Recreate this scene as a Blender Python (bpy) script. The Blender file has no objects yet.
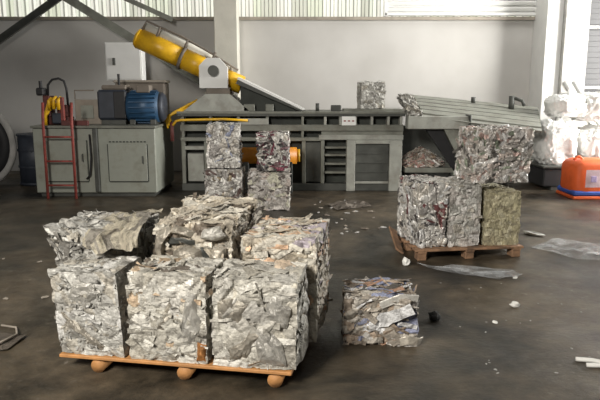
import bpy, bmesh, math, random
from mathutils import Vector, Matrix, noise

S = bpy.context.scene
COL = S.collection
R = math.radians

# ------------------------------------------------------------------ materials
def new_mat(name):
    m = bpy.data.materials.new(name); m.use_nodes = True
    nt = m.node_tree
    return m, nt, nt.nodes['Principled BSDF']

def mat(name, color, rough=.6, metal=0., var=.25, scale=6., bump=.15, bscale=40., dirt=None, dirt_amt=.5, dirt_scale=2.5):
    """worn painted / raw surface: colour varied by noise, optional dirt patches, fine bump"""
    m, nt, b = new_mat(name)
    N, L = nt.nodes, nt.links
    tc = N.new('ShaderNodeTexCoord')
    n1 = N.new('ShaderNodeTexNoise'); n1.inputs['Scale'].default_value = scale; n1.inputs['Detail'].default_value = 6
    L.new(tc.outputs['Object'], n1.inputs['Vector'])
    r = N.new('ShaderNodeValToRGB'); L.new(n1.outputs['Fac'], r.inputs['Fac'])
    r.color_ramp.elements[0].position = .3; r.color_ramp.elements[1].position = .7
    r.color_ramp.elements[0].color = (*[c*(1-var) for c in color], 1)
    r.color_ramp.elements[1].color = (*[min(1, c*(1+var)) for c in color], 1)
    out = r.outputs['Color']
    if dirt:
        n2 = N.new('ShaderNodeTexNoise'); n2.inputs['Scale'].default_value = dirt_scale; n2.inputs['Detail'].default_value = 9
        n2.inputs['Roughness'].default_value = .65
        L.new(tc.outputs['Object'], n2.inputs['Vector'])
        r2 = N.new('ShaderNodeValToRGB'); r2.color_ramp.elements[0].position = .48; r2.color_ramp.elements[1].position = .66
        L.new(n2.outputs['Fac'], r2.inputs['Fac'])
        mu = N.new('ShaderNodeMath'); mu.operation = 'MULTIPLY'; mu.inputs[1].default_value = dirt_amt
        L.new(r2.outputs['Color'], mu.inputs[0])
        mx = N.new('ShaderNodeMix'); mx.data_type = 'RGBA'
        L.new(mu.outputs[0], mx.inputs[0]); L.new(out, mx.inputs[6]); mx.inputs[7].default_value = (*dirt, 1)
        out = mx.outputs[2]
    L.new(out, b.inputs['Base Color'])
    b.inputs['Roughness'].default_value = rough; b.inputs['Metallic'].default_value = metal
    if bump:
        n3 = N.new('ShaderNodeTexNoise'); n3.inputs['Scale'].default_value = bscale; n3.inputs['Detail'].default_value = 5
        L.new(tc.outputs['Object'], n3.inputs['Vector'])
        bp = N.new('ShaderNodeBump'); bp.inputs['Strength'].default_value = bump; bp.inputs['Distance'].default_value = .02
        L.new(n3.outputs['Fac'], bp.inputs['Height']); L.new(bp.outputs['Normal'], b.inputs['Normal'])
    return m

def tint_mat(name, rough=.5, metal=.3, bscale=55., bump=.5, dirt=(.05, .042, .033), amt=.72):
    """colour from each piece's own 'tint' attribute, soiled by noise"""
    m, nt, b = new_mat(name)
    N, L = nt.nodes, nt.links
    at = N.new('ShaderNodeAttribute'); at.attribute_name = 'tint'
    tc = N.new('ShaderNodeTexCoord')
    n = N.new('ShaderNodeTexNoise'); n.inputs['Scale'].default_value = 17; n.inputs['Detail'].default_value = 10; n.inputs['Roughness'].default_value = .78; n.inputs['Distortion'].default_value = .6
    L.new(tc.outputs['Object'], n.inputs['Vector'])
    r = N.new('ShaderNodeValToRGB'); r.color_ramp.elements[0].position = .46; r.color_ramp.elements[1].position = .64
    L.new(n.outputs['Fac'], r.inputs['Fac'])
    mu = N.new('ShaderNodeMath'); mu.operation = 'MULTIPLY'; mu.inputs[1].default_value = amt
    L.new(r.outputs['Color'], mu.inputs[0])
    mx = N.new('ShaderNodeMix'); mx.data_type = 'RGBA'
    L.new(mu.outputs[0], mx.inputs[0]); L.new(at.outputs['Color'], mx.inputs[6]); mx.inputs[7].default_value = (*dirt, 1)
    L.new(mx.outputs[2], b.inputs['Base Color'])
    b.inputs['Roughness'].default_value = rough; b.inputs['Metallic'].default_value = metal
    n3 = N.new('ShaderNodeTexNoise'); n3.inputs['Scale'].default_value = bscale; n3.inputs['Detail'].default_value = 6
    L.new(tc.outputs['Object'], n3.inputs['Vector'])
    bp = N.new('ShaderNodeBump'); bp.inputs['Strength'].default_value = bump; bp.inputs['Distance'].default_value = .02
    L.new(n3.outputs['Fac'], bp.inputs['Height']); L.new(bp.outputs['Normal'], b.inputs['Normal'])
    return m

def floor_mat():
    m, nt, b = new_mat('wet_dirty_concrete')
    N, L = nt.nodes, nt.links
    tc = N.new('ShaderNodeTexCoord')
    def noi(scale, det=8, ro=.6, dist=0.):
        n = N.new('ShaderNodeTexNoise'); n.inputs['Scale'].default_value = scale; n.inputs['Detail'].default_value = det
        n.inputs['Roughness'].default_value = ro; n.inputs['Distortion'].default_value = dist
        L.new(tc.outputs['Object'], n.inputs['Vector']); return n
    def ramp(n, p0, p1, c0, c1):
        r = N.new('ShaderNodeValToRGB'); L.new(n.outputs['Fac'], r.inputs['Fac'])
        r.color_ramp.elements[0].position = p0; r.color_ramp.elements[1].position = p1
        r.color_ramp.elements[0].color = (*c0, 1); r.color_ramp.elements[1].color = (*c1, 1); return r
    base = ramp(noi(.75, 12, .68, .5), .40, .64, (.016, .014, .010), (.118, .094, .066))
    grime = ramp(noi(5, 10, .7), .3, .75, (.55, .55, .55), (1.4, 1.36, 1.28))
    mx = N.new('ShaderNodeMix'); mx.data_type = 'RGBA'; mx.blend_type = 'MULTIPLY'; mx.inputs[0].default_value = 1
    L.new(base.outputs[0], mx.inputs[6]); L.new(grime.outputs[0], mx.inputs[7])
    # pale dust, scuffs and grit
    grit = ramp(noi(11, 14, .8, .5), .57, .70, (0, 0, 0), (.75, .75, .75))
    zone = ramp(noi(.7, 3, .5), .46, .62, (0, 0, 0), (1, 1, 1))
    mu = N.new('ShaderNodeMath'); mu.operation = 'MULTIPLY'
    L.new(grit.outputs[0], mu.inputs[0]); L.new(zone.outputs[0], mu.inputs[1])
    m2 = N.new('ShaderNodeMix'); m2.data_type = 'RGBA'; m2.inputs[7].default_value = (.32, .29, .25, 1)
    L.new(mu.outputs[0], m2.inputs[0]); L.new(mx.outputs[2], m2.inputs[6])
    L.new(m2.outputs[2], b.inputs['Base Color'])
    b.inputs['Specular IOR Level'].default_value = .35
    rr = ramp(noi(1.1, 6, .6, .3), .38, .62, (.30, .30, .30), (.62, .62, .62))
    L.new(rr.outputs[0], b.inputs['Roughness'])
    bp = N.new('ShaderNodeBump'); bp.inputs['Strength'].default_value = .35; bp.inputs['Distance'].default_value = .015
    L.new(noi(30, 8, .7).outputs['Fac'], bp.inputs['Height']); L.new(bp.outputs['Normal'], b.inputs['Normal'])
    return m

def wall_mat():
    m, nt, b = new_mat('grey_render')
    N, L = nt.nodes, nt.links
    tc = N.new('ShaderNodeTexCoord')
    n = N.new('ShaderNodeTexNoise'); n.inputs['Scale'].default_value = 1.1; n.inputs['Detail'].default_value = 9
    L.new(tc.outputs['Object'], n.inputs['Vector'])
    r = N.new('ShaderNodeValToRGB'); L.new(n.outputs['Fac'], r.inputs['Fac'])
    r.color_ramp.elements[0].position = .3; r.color_ramp.elements[1].position = .7
    r.color_ramp.elements[0].color = (.50, .485, .46, 1); r.color_ramp.elements[1].color = (.60, .585, .56, 1)
    L.new(r.outputs[0], b.inputs['Base Color']); b.inputs['Roughness'].default_value = .9
    b.inputs['Specular IOR Level'].default_value = .2
    return m

def cladding_mat():
    m, nt, b = new_mat('translucent_sheet')
    N, L = nt.nodes, nt.links
    at = N.new('ShaderNodeAttribute'); at.attribute_name = 'tint'
    L.new(at.outputs['Color'], b.inputs['Base Color']); b.inputs['Roughness'].default_value = .5
    tr = N.new('ShaderNodeBsdfTranslucent'); L.new(at.outputs['Color'], tr.inputs['Color'])
    ms = N.new('ShaderNodeMixShader'); ms.inputs[0].default_value = .6
    L.new(b.outputs[0], ms.inputs[1]); L.new(tr.outputs[0], ms.inputs[2])
    L.new(ms.outputs[0], N['Material Output'].inputs['Surface'])
    return m

def film_mat():
    m, nt, b = new_mat('clear_film')
    N, L = nt.nodes, nt.links
    b.inputs['Base Color'].default_value = (.62, .64, .66, 1); b.inputs['Roughness'].default_value = .25
    tr = N.new('ShaderNodeBsdfTransparent')
    tc = N.new('ShaderNodeTexCoord')
    n = N.new('ShaderNodeTexNoise'); n.inputs['Scale'].default_value = 7; n.inputs['Detail'].default_value = 5
    L.new(tc.outputs['Object'], n.inputs['Vector'])
    r = N.new('ShaderNodeValToRGB'); r.color_ramp.elements[0].position = .4; r.color_ramp.elements[1].position = .75
    r.color_ramp.elements[0].color = (.12, .12, .12, 1); r.color_ramp.elements[1].color = (.6, .6, .6, 1)
    L.new(n.outputs['Fac'], r.inputs['Fac'])
    ms = N.new('ShaderNodeMixShader'); L.new(r.outputs[0], ms.inputs[0])
    L.new(tr.outputs[0], ms.inputs[1]); L.new(b.outputs[0], ms.inputs[2])
    L.new(ms.outputs[0], N['Material Output'].inputs['Surface'])
    return m

M = dict(
    scrap=tint_mat('crushed_scrap', rough=.6, metal=.15), foil=tint_mat('crumpled_foil', rough=.4, metal=.35, amt=.6),
    floor=floor_mat(), wall=wall_mat(), clad=cladding_mat(), film=film_mat(),
    unit=mat('pale_green_enamel', (.31, .325, .28), .5, 0, .12, 3, .05, 30, (.16, .15, .11), .55, 3),
    steel=mat('olive_grey_steel', (.20, .205, .175), .55, .1, .18, 5, .1, 40, (.10, .09, .07), .6, 4),
    steel_light=mat('pale_worn_steel', (.34, .345, .31), .5, .1, .15, 6, .1, 40, (.18, .16, .13), .5, 5),
    steel_dark=mat('dark_steel', (.075, .078, .07), .55, .2, .25, 6, .1, 40),
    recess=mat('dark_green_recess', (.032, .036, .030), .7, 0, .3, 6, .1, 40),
    black=mat('black_rubber', (.018, .018, .02), .6, 0, .2, 10, .1, 60),
    red=mat('rusty_red_paint', (.26, .05, .04), .6, 0, .3, 14, .1, 60, (.10, .05, .035), .5, 9),
    darkred=mat('dark_red_paint', (.11, .028, .024), .6, 0, .3, 12, .1, 60),
    yellow=mat('yellow_paint', (.80, .46, .015), .4, 0, .08, 8, .05, 60, (.45, .22, .02), .5, 6),
    orange=mat('orange_paint', (.72, .27, .02), .45, 0, .12, 8, .05, 60),
    blue=mat('blue_paint', (.025, .075, .15), .45, .1, .2, 8, .05, 60),
    navy=mat('dark_navy_paint', (.035, .042, .058), .5, .1, .2, 8, .05, 60),
    brown=mat('dusty_brown_panel', (.20, .17, .14), .7, 0, .2, 5, .1, 40),
    beige=mat('dusty_beige_panel', (.34, .30, .25), .7, 0, .2, 5, .1, 40),
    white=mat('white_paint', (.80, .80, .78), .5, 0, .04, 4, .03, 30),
    cream=mat('cream_concrete', (.62, .60, .53), .85, 0, .1, 3, .1, 30),
    conc=mat('grey_concrete', (.46, .45, .43), .9, 0, .2, 7, .2, 30),
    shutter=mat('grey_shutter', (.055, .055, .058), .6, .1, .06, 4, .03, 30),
    wood=mat('orange_pine', (.46, .22, .075), .7, 0, .3, 12, .2, 50, (.14, .08, .04), .45, 6),
    oldwood=mat('dirty_brown_wood', (.26, .15, .085), .8, 0, .4, 12, .3, 50, (.05, .035, .025), .6, 7),
    sack=mat('white_woven_plastic', (.82, .82, .80), .6, 0, .06, 7, .25, 25),
    bag=mat('orange_woven_plastic', (.78, .13, .03), .55, 0, .1, 6, .25, 25),
    bluestripe=mat('blue_print', (.04, .10, .42), .55, 0, .1, 6, .1, 25),
    label2=mat('mauve_print', (.42, .34, .55), .55, 0, .2, 30, .1, 25),
    label=mat('lilac_white_print', (.74, .70, .76), .55, 0, .08, 30, .1, 25),
    rag=mat('black_rag', (.02, .02, .018), .9, 0, .2, 10, .3, 60),
    paper=mat('white_paper', (.75, .74, .70), .8, 0, .06, 10, .2, 60),
)

# ------------------------------------------------------------------ mesh helpers
def tag(o, label=None, cat=None, group=None, kind=None):
    if label: o['label'] = label
    if cat: o['category'] = cat
    if group: o['group'] = group
    if kind: o['kind'] = kind
    return o

def link(name, bm, m, parent=None, smooth=False):
    bmesh.ops.recalc_face_normals(bm, faces=bm.faces[:])
    me = bpy.data.meshes.new(name); bm.to_mesh(me); bm.free()
    if smooth:
        for p in me.polygons: p.use_smooth = True
    me.materials.append(m)
    o = bpy.data.objects.new(name, me); COL.objects.link(o)
    if parent: o.parent = parent
    return o

def empty(name, label, cat, loc=(0, 0, 0), rz=0., group=None):
    o = bpy.data.objects.new(name, None); COL.objects.link(o)
    o.location = loc; o.rotation_euler.z = rz; o.empty_display_size = .1
    return tag(o, label, cat, group)

def rebase(o, base):
    """put a mesh's or an Empty's origin at the thing's base without moving the shape"""
    b = Vector(base)
    if o.type == 'MESH':
        o.data.transform(Matrix.Translation(-b))
    for c in o.children: c.location = Vector(c.location) - b
    o.location = b
    return o

class MB:
    def __init__(s): s.bm = bmesh.new()
    def box(s, x0, x1, y0, y1, z0, z1, bev=.006, rot=None, about=None):
        vs = [s.bm.verts.new((x, y, z)) for z in (z0, z1) for x, y in ((x0, y0), (x1, y0), (x1, y1), (x0, y1))]
        fs = [s.bm.faces.new([vs[i] for i in q]) for q in
              ((3, 2, 1, 0), (4, 5, 6, 7), (0, 1, 5, 4), (1, 2, 6, 5), (2, 3, 7, 6), (3, 0, 4, 7))]
        g = vs
        if bev:
            es = list({e for f in fs for e in f.edges})
            r = bmesh.ops.bevel(s.bm, geom=es, offset=min(bev, .3*min(x1-x0, y1-y0, z1-z0)), segments=1, affect='EDGES')
            g = list({v for v in r['verts']} | {v for v in vs if v.is_valid})
        if rot is not None:
            c = Vector(about) if about is not None else Vector(((x0+x1)/2, (y0+y1)/2, (z0+z1)/2))
            bmesh.ops.rotate(s.bm, cent=c, matrix=rot, verts=[v for v in g if v.is_valid])
        return s
    def prism(s, pts, y0, y1):
        """polygon in x-z pushed through y"""
        a = [s.bm.verts.new((x, y0, z)) for x, z in pts]; b = [s.bm.verts.new((x, y1, z)) for x, z in pts]
        s.bm.faces.new(a); s.bm.faces.new(b[::-1]); n = len(pts)
        for i in range(n): s.bm.faces.new((a[i], b[i], b[(i+1) % n], a[(i+1) % n]))
        return s
    def slab(s, pts, th):
        """planar polygon in space given thickness downwards"""
        a = [s.bm.verts.new(p) for p in pts]; b = [s.bm.verts.new((p[0], p[1], p[2]-th)) for p in pts]
        s.bm.faces.new(a); s.bm.faces.new(b[::-1]); n = len(pts)
        for i in range(n): s.bm.faces.new((a[i], a[(i+1) % n], b[(i+1) % n], b[i]))
        return s
    def tube(s, pts, r, seg=12, rs=None):
        pts = [Vector(p) for p in pts]; rings = []; prev = None
        for i, p in enumerate(pts):
            d = (pts[min(i+1, len(pts)-1)] - pts[max(i-1, 0)]).normalized()
            if prev is None:
                u = d.cross(Vector((0, 0, 1)))
                if u.length < .1: u = d.cross(Vector((0, 1, 0)))
            else: u = prev - d*prev.dot(d)
            u.normalize(); prev = u; v = d.cross(u)
            rr = rs[i] if rs else r
            rings.append([s.bm.verts.new(p + (u*math.cos(a) + v*math.sin(a))*rr) for a in [2*math.pi*k/seg for k in range(seg)]])
        for a, b in zip(rings, rings[1:]):
            for k in range(seg): s.bm.faces.new((a[k], a[(k+1) % seg], b[(k+1) % seg], b[k]))
        s.bm.faces.new(rings[0][::-1]); s.bm.faces.new(rings[-1])
        return s
    def build(s, name, m, parent=None, smooth=False): return link(name, s.bm, m, parent, smooth)

def arc(p, q, rise, n=10):
    p, q = Vector(p), Vector(q)
    return [p.lerp(q, t) + Vector((0, 0, rise*math.sin(math.pi*t))) for t in [i/n for i in range(n+1)]]

# ------------------------------------------------------------------ crushed scrap
SILVER = [(.54, .52, .46), (.62, .60, .54), (.46, .44, .39), (.66, .64, .58), (.50, .47, .40), (.40, .38, .33), (.57, .55, .50)]
TAN = [(.52, .46, .37), (.58, .53, .44), (.46, .41, .33), (.54, .51, .44), (.40, .35, .27), (.62, .58, .50)]
GREY = [(.46, .45, .42), (.52, .51, .47), (.40, .39, .36), (.57, .56, .52), (.34, .33, .30), (.45, .42, .36)]
FLASHY = [(.66, .64, .60), (.78, .76, .72), (.50, .48, .45), (.36, .34, .32), (.60, .56, .50), (.72, .70, .66)]
PINKISH = [(.58, .54, .50), (.66, .62, .58), (.50, .47, .43), (.74, .71, .68), (.42, .39, .36), (.60, .52, .47)]
OLIVE = [(.46, .42, .27), (.50, .46, .31), (.41, .37, .24), (.53, .49, .35), (.37, .33, .22)]
DARKMIX = [(.46, .42, .36), (.56, .52, .46), (.34, .30, .25), (.64, .61, .57), (.24, .20, .16), (.42, .33, .25)]

def crushed(w, d, h, seed, pal, flecks=(), fleck_p=.05, rough=.018, n_sh=40, slen=(.05, .16), swid=(.012, .04),
            cuts=34, cell=9., aniso=(1, 1, 1), tilt=.14, lift=.003, sheets=0, lean=(0, 0), horiz=.5, slope=0.):
    """a compressed block of scrap: creased body plus flattened strips pressed into its faces"""
    rng = random.Random(seed); bm = bmesh.new()
    lay = bm.loops.layers.float_color.new('tint')
    bmesh.ops.create_cube(bm, size=1.)
    bmesh.ops.subdivide_edges(bm, edges=bm.edges[:], cuts=cuts, use_grid_fill=True)
    off = Vector((seed*3.17, seed*1.31, seed*7.7))
    def pick(r_=rng):
        if flecks and r_.random() < fleck_p: c = r_.choice(flecks)
        else: c = r_.choice(pal)
        k = r_.uniform(.80, 1.08)
        return (c[0]*k, c[1]*k, c[2]*k, 1)
    cells = {}
    def piece(p):
        """which crushed piece covers this spot: its joint distance, own height, tilt and colour"""
        q = Vector((p.x*aniso[0], p.y*aniso[1], p.z*aniso[2]))*cell + off + noise.noise_vector(p*5+off)*1.3
        dd, pt = noise.voronoi(q)
        key = tuple(round(c, 3) for c in pt[0])
        if key not in cells:
            r2 = random.Random(hash(key) ^ seed)
            cells[key] = (r2.uniform(-1, 1), Vector([r2.uniform(-1, 1) for _ in range(3)]), pick(r2))
        return dd[1]-dd[0], cells[key], q-pt[0]
    for v in bm.verts:
        n = Vector([c if abs(abs(c)-.5) < 1e-4 else 0 for c in v.co]).normalized()
        p = Vector((v.co.x*w, v.co.y*d, (v.co.z+.5)*h))
        gap, (hgt, g, _), dq = piece(p)
        wq = p*7+off + noise.noise_vector(p*4.2+off)*1.2
        r1, r3 = abs(noise.noise(wq)), abs(noise.noise(wq*2.4))
        r4 = noise.noise(p*48+off)
        big = noise.noise_vector(p*3.4+off)
        p += n*rough*((min(gap, .22)-.22)*2.6 + hgt*.45 + max(-.8, min(.8, g.dot(dq)))*.55 + r1*1.0 + r3*.5 + r4*.2 - .5) + big*rough*.75
        v.co = p
    for f in bm.faces:
        _, (_, _, c), _ = piece(f.calc_center_median())
        k = 1 + .22*noise.noise(f.calc_center_median()*35+off)
        for l in f.loops: l[lay] = (c[0]*k, c[1]*k, c[2]*k, 1)
    faces = [  # origin, u, v, normal
        (Vector((-w/2, -d/2, 0)), Vector((w, 0, 0)), Vector((0, 0, h)), Vector((0, -1, 0)), 1.),
        (Vector((-w/2, -d/2, h)), Vector((w, 0, 0)), Vector((0, d, 0)), Vector((0, 0, 1)), .9),
        (Vector((w/2, -d/2, 0)), Vector((0, d, 0)), Vector((0, 0, h)), Vector((1, 0, 0)), .9),
        (Vector((-w/2, -d/2, 0)), Vector((0, d, 0)), Vector((0, 0, h)), Vector((-1, 0, 0)), .9),
        (Vector((-w/2, d/2, 0)), Vector((w, 0, 0)), Vector((0, 0, h)), Vector((0, 1, 0)), .4)]
    def strip(c, t, b, n, L, W, col, segs=4, bend=.25, th=.003):
        prev = None; ang = 0.; pos = c - t*L/2
        top = []; bot = []
        for i in range(segs+1):
            wv = W*rng.uniform(.65, 1.15)
            dirn = t*math.cos(ang) + n*math.sin(ang); nn = n*math.cos(ang) - t*math.sin(ang)
            jig = n*rng.uniform(-.006, .006)
            a_, b_ = pos - b*wv/2 + jig, pos + b*wv/2 - jig
            top.append((bm.verts.new(a_), bm.verts.new(b_)))
            bot.append((bm.verts.new(a_-nn*th), bm.verts.new(b_-nn*th)))
            pos = pos + dirn*(L/segs); ang += rng.uniform(-bend, bend)
        nf = []
        for i in range(segs):
            nf.append(bm.faces.new((top[i][0], top[i+1][0], top[i+1][1], top[i][1])))
            nf.append(bm.faces.new((bot[i][1], bot[i+1][1], bot[i+1][0], bot[i][0])))
            nf.append(bm.faces.new((top[i][1], top[i+1][1], bot[i+1][1], bot[i][1])))
            nf.append(bm.faces.new((bot[i][0], bot[i+1][0], top[i+1][0], top[i][0])))
        for f in nf:
            for l in f.loops: l[lay] = col
    for o, u, v, n, dens in faces:
        area = u.length*v.length
        cnt = int(n_sh*dens*area/.22)
        un, vn = u.normalized(), v.normalized()
        for _ in range(cnt):
            L = rng.uniform(*slen); W = rng.uniform(*swid)
            a, b_ = rng.uniform(.06, .94), rng.uniform(.06, .94)
            th = rng.gauss(0, .35) if rng.random() < horiz else rng.uniform(0, math.pi)
            t = un*math.cos(th) + vn*math.sin(th)
            # keep inside the pressed outline
            ma, mb = .5*L*abs(math.cos(th))/u.length, .5*L*abs(math.sin(th))/v.length
            a = min(max(a, min(ma*.9, .5)), 1-min(ma*.9, .5)); b_ = min(max(b_, min(mb*.9, .5)), 1-min(mb*.9, .5))
            bb = n.cross(t)
            rm = Matrix.Rotation(rng.uniform(-tilt, tilt), 3, t) @ Matrix.Rotation(rng.uniform(-tilt*.5, tilt*.5), 3, bb)
            strip(o + u*a + v*b_ + n*rng.uniform(-.004, lift), rm @ t, rm @ bb, rm @ n, L, W, pick())
    for _ in range(sheets):      # broad flattened sheets on the front and top faces
        o, u, v, n, dens = faces[rng.choice((0, 0, 1))]
        un, vn = u.normalized(), v.normalized()
        th = rng.uniform(0, math.pi); t = un*math.cos(th)+vn*math.sin(th)
        L = rng.uniform(.16, .28)
        strip(o + u*rng.uniform(.3, .7) + v*rng.uniform(.3, .7) + n*.006, t, n.cross(t), n, L, rng.uniform(.06, .13), pick(), 7, .16)
    for v in bm.verts:
        v.co.z = max(v.co.z, 0)
        k = v.co.z
        if slope: v.co.z += slope*(v.co.y/d)*k/h
        v.co.x += lean[0]*k; v.co.y += lean[1]*k
    return bm

def bale(label, loc, rz, dims, seed, pal, group=None, name='scrap_bale', m='scrap', **kw):
    o = link(name, crushed(*dims, seed, pal, **kw), M[m])
    o.location = loc; o.rotation_euler.z = rz
    return tag(o, label, 'bale', group)

def wad(name, pts_w, seed, col, m, parent=None, rad=(.1, .1, .1), amp=.25, cuts=3, squash=True, crumple=0.):
    """lumpy closed form (sack, crumpled wad)"""
    bm = bmesh.new(); bmesh.ops.create_icosphere(bm, subdivisions=cuts, radius=1.)
    off = Vector((seed*2.1, seed*.7, seed*5.3))
    for v in bm.verts:
        p = v.co.copy()
        k = 1 + amp*noise.noise(p*1.6+off) + amp*.45*abs(noise.noise(p*4.5+off))
        if squash:                       # boxier, filled-sack outline
            p = Vector([math.copysign(abs(c)**(.62 if squash is True else squash), c) for c in p])
        k += crumple*abs(noise.noise(v.co*5+off+noise.noise_vector(v.co*3+off))) + crumple*.5*abs(noise.noise(v.co*13+off))
        v.co = Vector((p.x*rad[0]*k, p.y*rad[1]*k, max(p.z*rad[2]*k, -rad[2]*.96)))
        v.co += Vector(pts_w) + Vector((0, 0, rad[2]*.96))
    return link(name, bm, m, parent, True)

def frame_pt(org, rz, x, y, z=0):
    return (org[0] + x*math.cos(rz) - y*math.sin(rz), org[1] + x*math.sin(rz) + y*math.cos(rz), z)

# ------------------------------------------------------------------ setting
def struct(o): return tag(o, kind='structure')
struct(MB().box(-9, 9, -3, 12.4, -.2, 0, 0).build('floor', M['floor']))
WZ = 2.97
struct(MB().box(-9, 9, 12, 12.4, 0, WZ, 0).box(-9, 9, 11.96, 12.0, WZ-.05, WZ, 0).build('wall_back', M['wall']))

# translucent corrugated cladding above the rendered wall
bm = bmesh.new(); lay = bm.loops.layers.float_color.new('tint'); rng = random.Random(4)
x = -9.; prev = None
tints = [(.80, .80, .72), (.70, .72, .60), (.86, .85, .78), (.62, .62, .54), (.78, .76, .70), (.84, .86, .76)]
while x < 9:
    c = rng.choice(tints)
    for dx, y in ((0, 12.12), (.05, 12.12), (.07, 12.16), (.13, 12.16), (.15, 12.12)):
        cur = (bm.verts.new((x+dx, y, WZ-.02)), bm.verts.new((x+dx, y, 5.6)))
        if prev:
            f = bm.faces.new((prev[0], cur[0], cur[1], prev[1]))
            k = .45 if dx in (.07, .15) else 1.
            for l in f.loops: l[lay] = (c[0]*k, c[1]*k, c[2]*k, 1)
        prev = cur
    x += .15
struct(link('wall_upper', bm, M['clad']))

# strip window with white louvre bars at upper right
w = MB()
w.box(1.62, 4.6, 11.9, 11.97, 3.0, 3.05, .004).box(1.62, 4.6, 11.9, 11.97, 3.42, 3.48, .004).box(1.6, 1.66, 11.9, 11.97, 2.99, 3.6, .004)
wo = struct(w.build('window_1', M['white']))
for z in (3.09, 3.2, 3.31):
    MB().box(1.66, 4.6, 11.91, 11.96, z, z+.06, .004, Matrix.Rotation(R(20), 3, 'X')).build('louvre_slat', M['white'], wo)
struct(MB().box(1.66, 4.6, 11.975, 11.99, 3.0, 3.6, 0).build('window_2', M['sack']))
struct(MB().box(-9, 9, 11.92, 11.96, WZ-.05, WZ+.01, .004).build('trim_1', M['beige']))

struct(MB().box(-1.60, -1.17, 11.55, 12, 0, 5.6, .01).build('column_left', M['cream']))
struct(MB().box(4.50, 4.80, 11.35, 12, 0, 5.6, .01).build('column_lit_side', M['white']))  # white post standing in for the brightly lit left side of the column
struct(MB().box(4.802, 5.24, 11.25, 12, 0, 5.6, .01).build('column_right', M['conc']))

# roller shutter and rails right of the column
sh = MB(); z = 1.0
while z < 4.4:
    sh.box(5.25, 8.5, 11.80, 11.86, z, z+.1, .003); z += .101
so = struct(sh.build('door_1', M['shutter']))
for z, hh in ((1.62, .05), (2.75, .04)): MB().box(5.25, 8.5, 11.72, 11.79, z, z+hh, .005).build('rail', M['white'], so)
struct(MB().box(5.25, 8.5, 11.75, 11.98, 0, 1.0, .01).build('wall_plinth', M['cream']))

# steel wind bracing, upper left
def angle_bar(p, q, wdt, name, m):
    p, q = Vector(p), Vector(q); d = (q-p).normalized(); n = Vector((0, -1, 0)); s = d.cross(n).normalized()*wdt/2
    b = bmesh.new()
    prof = [(-1, 0), (1, 0), (1, -.06), (.85, -.06), (.85, -.01), (-1, -.01)]
    rings = [[b.verts.new(e + s*a + Vector((0, bb-.0, 0))) for a, bb in prof] for e in (p, q)]
    k = len(prof)
    for i in range(k): b.faces.new((rings[0][i], rings[0][(i+1) % k], rings[1][(i+1) % k], rings[1][i]))
    b.faces.new(rings[0]); b.faces.new(rings[1][::-1])
    return struct(link(name, b, m))
angle_bar((-6.9, 11.75, 1.75), (-4.45, 11.75, 3.35), .15, 'trim_2', M['steel_dark'])
angle_bar((-4.45, 11.70, 3.35), (-1.62, 11.70, 1.60), .15, 'trim_3', M['steel'])
angle_bar((-3.3, 11.72, 3.3), (-2.4, 11.72, 2.9), .09, 'trim_4', M['steel'])

# white control cabinet on the wall
e = empty('control_cabinet', 'white control cabinet fixed before the wall above the blue motor', 'cabinet', (-3.27, 11.66, 1.77)); e.scale = (.90, 1, .94)
MB().box(-.38, .38, -.26, 0, 0, .74, .012).build('body', M['white'], e)
MB().box(-.3, .3, 0, .33, .3, .36, 0).build('wall_bracket', M['steel_dark'], e)
MB().box(-.35, .35, -.275, -.262, .03, .71, .006).build('door', M['white'], e)
MB().box(-.22, -.16, -.30, -.276, .30, .44, .006).build('handle', M['steel_dark'], e)

# ------------------------------------------------------------------ hydraulic power unit
UX0, UX1, UY0, UY1, UH = -4.0, -2.17, 9.0, 10.25, 1.04
e = empty('hydraulic_power_unit', 'long pale green oil tank cabinet behind the red ladder', 'hydraulic unit', ((UX0+UX1)/2, 9.6, 0))
p = lambda o: rebase_child(o, e)
def rebase_child(o, par):
    o.parent = par; o.location = -Vector(par.location); return o
p(MB().box(UX0, UX1, UY0, UY1, .06, UH, .012).build('tank', M['unit']))
p(MB().box(UX0+.05, UX1-.05, UY0+.05, UY1-.05, 0, .06, 0).build('plinth', M['steel_dark']))
p(MB().box(UX0-.02, UX1+.02, UY0-.03, UY1+.02, UH, UH+.035, .006).build('top_plate', M['steel']))
p(MB().box(-3.09, -3.02, UY0-.06, UY0, .08, UH, .01).build('centre_post', M['steel_dark']))
for x0, x1, z0, z1 in ((-3.82, -3.20, .24, .86), (-2.88, -2.30, .24, .80)):
    d = p(MB().box(x0, x1, UY0-.018, UY0, z0, z1, .006).build('door', M['unit']))
    g = MB().box(x0-.012, x0, UY0-.012, UY0, z0, z1, 0).box(x1, x1+.014, UY0-.012, UY0, z0, z1, 0)
    g.box(x0, x1, UY0-.012, UY0, z0-.014, z0, 0)
    s = g.build('door_seal', M['recess']); s.parent = d
    s = MB().tube([(x1-.06, UY0-.02, (z0+z1)/2), (x1-.06, UY0-.055, (z0+z1)/2), (x1-.06, UY0-.055, (z0+z1)/2+.1), (x1-.06, UY0-.02, (z0+z1)/2+.1)], .008, 8).build('handle', M['steel_dark']); s.parent = d
for i in range(11): p(MB().box(-2.86+i*.052, -2.83+i*.052, UY0-.014, UY0-.001, .83, .845, 0).build('vent_slot', M['recess']))
p(MB().tube([(-3.14, UY0-.03, .95), (-3.13, UY0-.05, .6), (-3.16, UY0-.05, .34), (-3.22, UY0-.04, .28)], .012, 8).build('hose', M['black'], None, True))

# red ladder and rail
e = empty('ladder', 'red steel ladder standing against the pale green tank cabinet', 'ladder', (-3.56, 8.84, 0))
for x in (-.21, .21):
    MB().tube([(x, 0, 0), (x, .02, 1.12), (x, .06, 1.42)], .021, 10).build('side_rail', M['red'], e, True)
for z in (.2, .56, .92):
    MB().tube([(-.21, .01, z), (.21, .01, z)], .015, 8).build('rung', M['red'], e, True)

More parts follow.
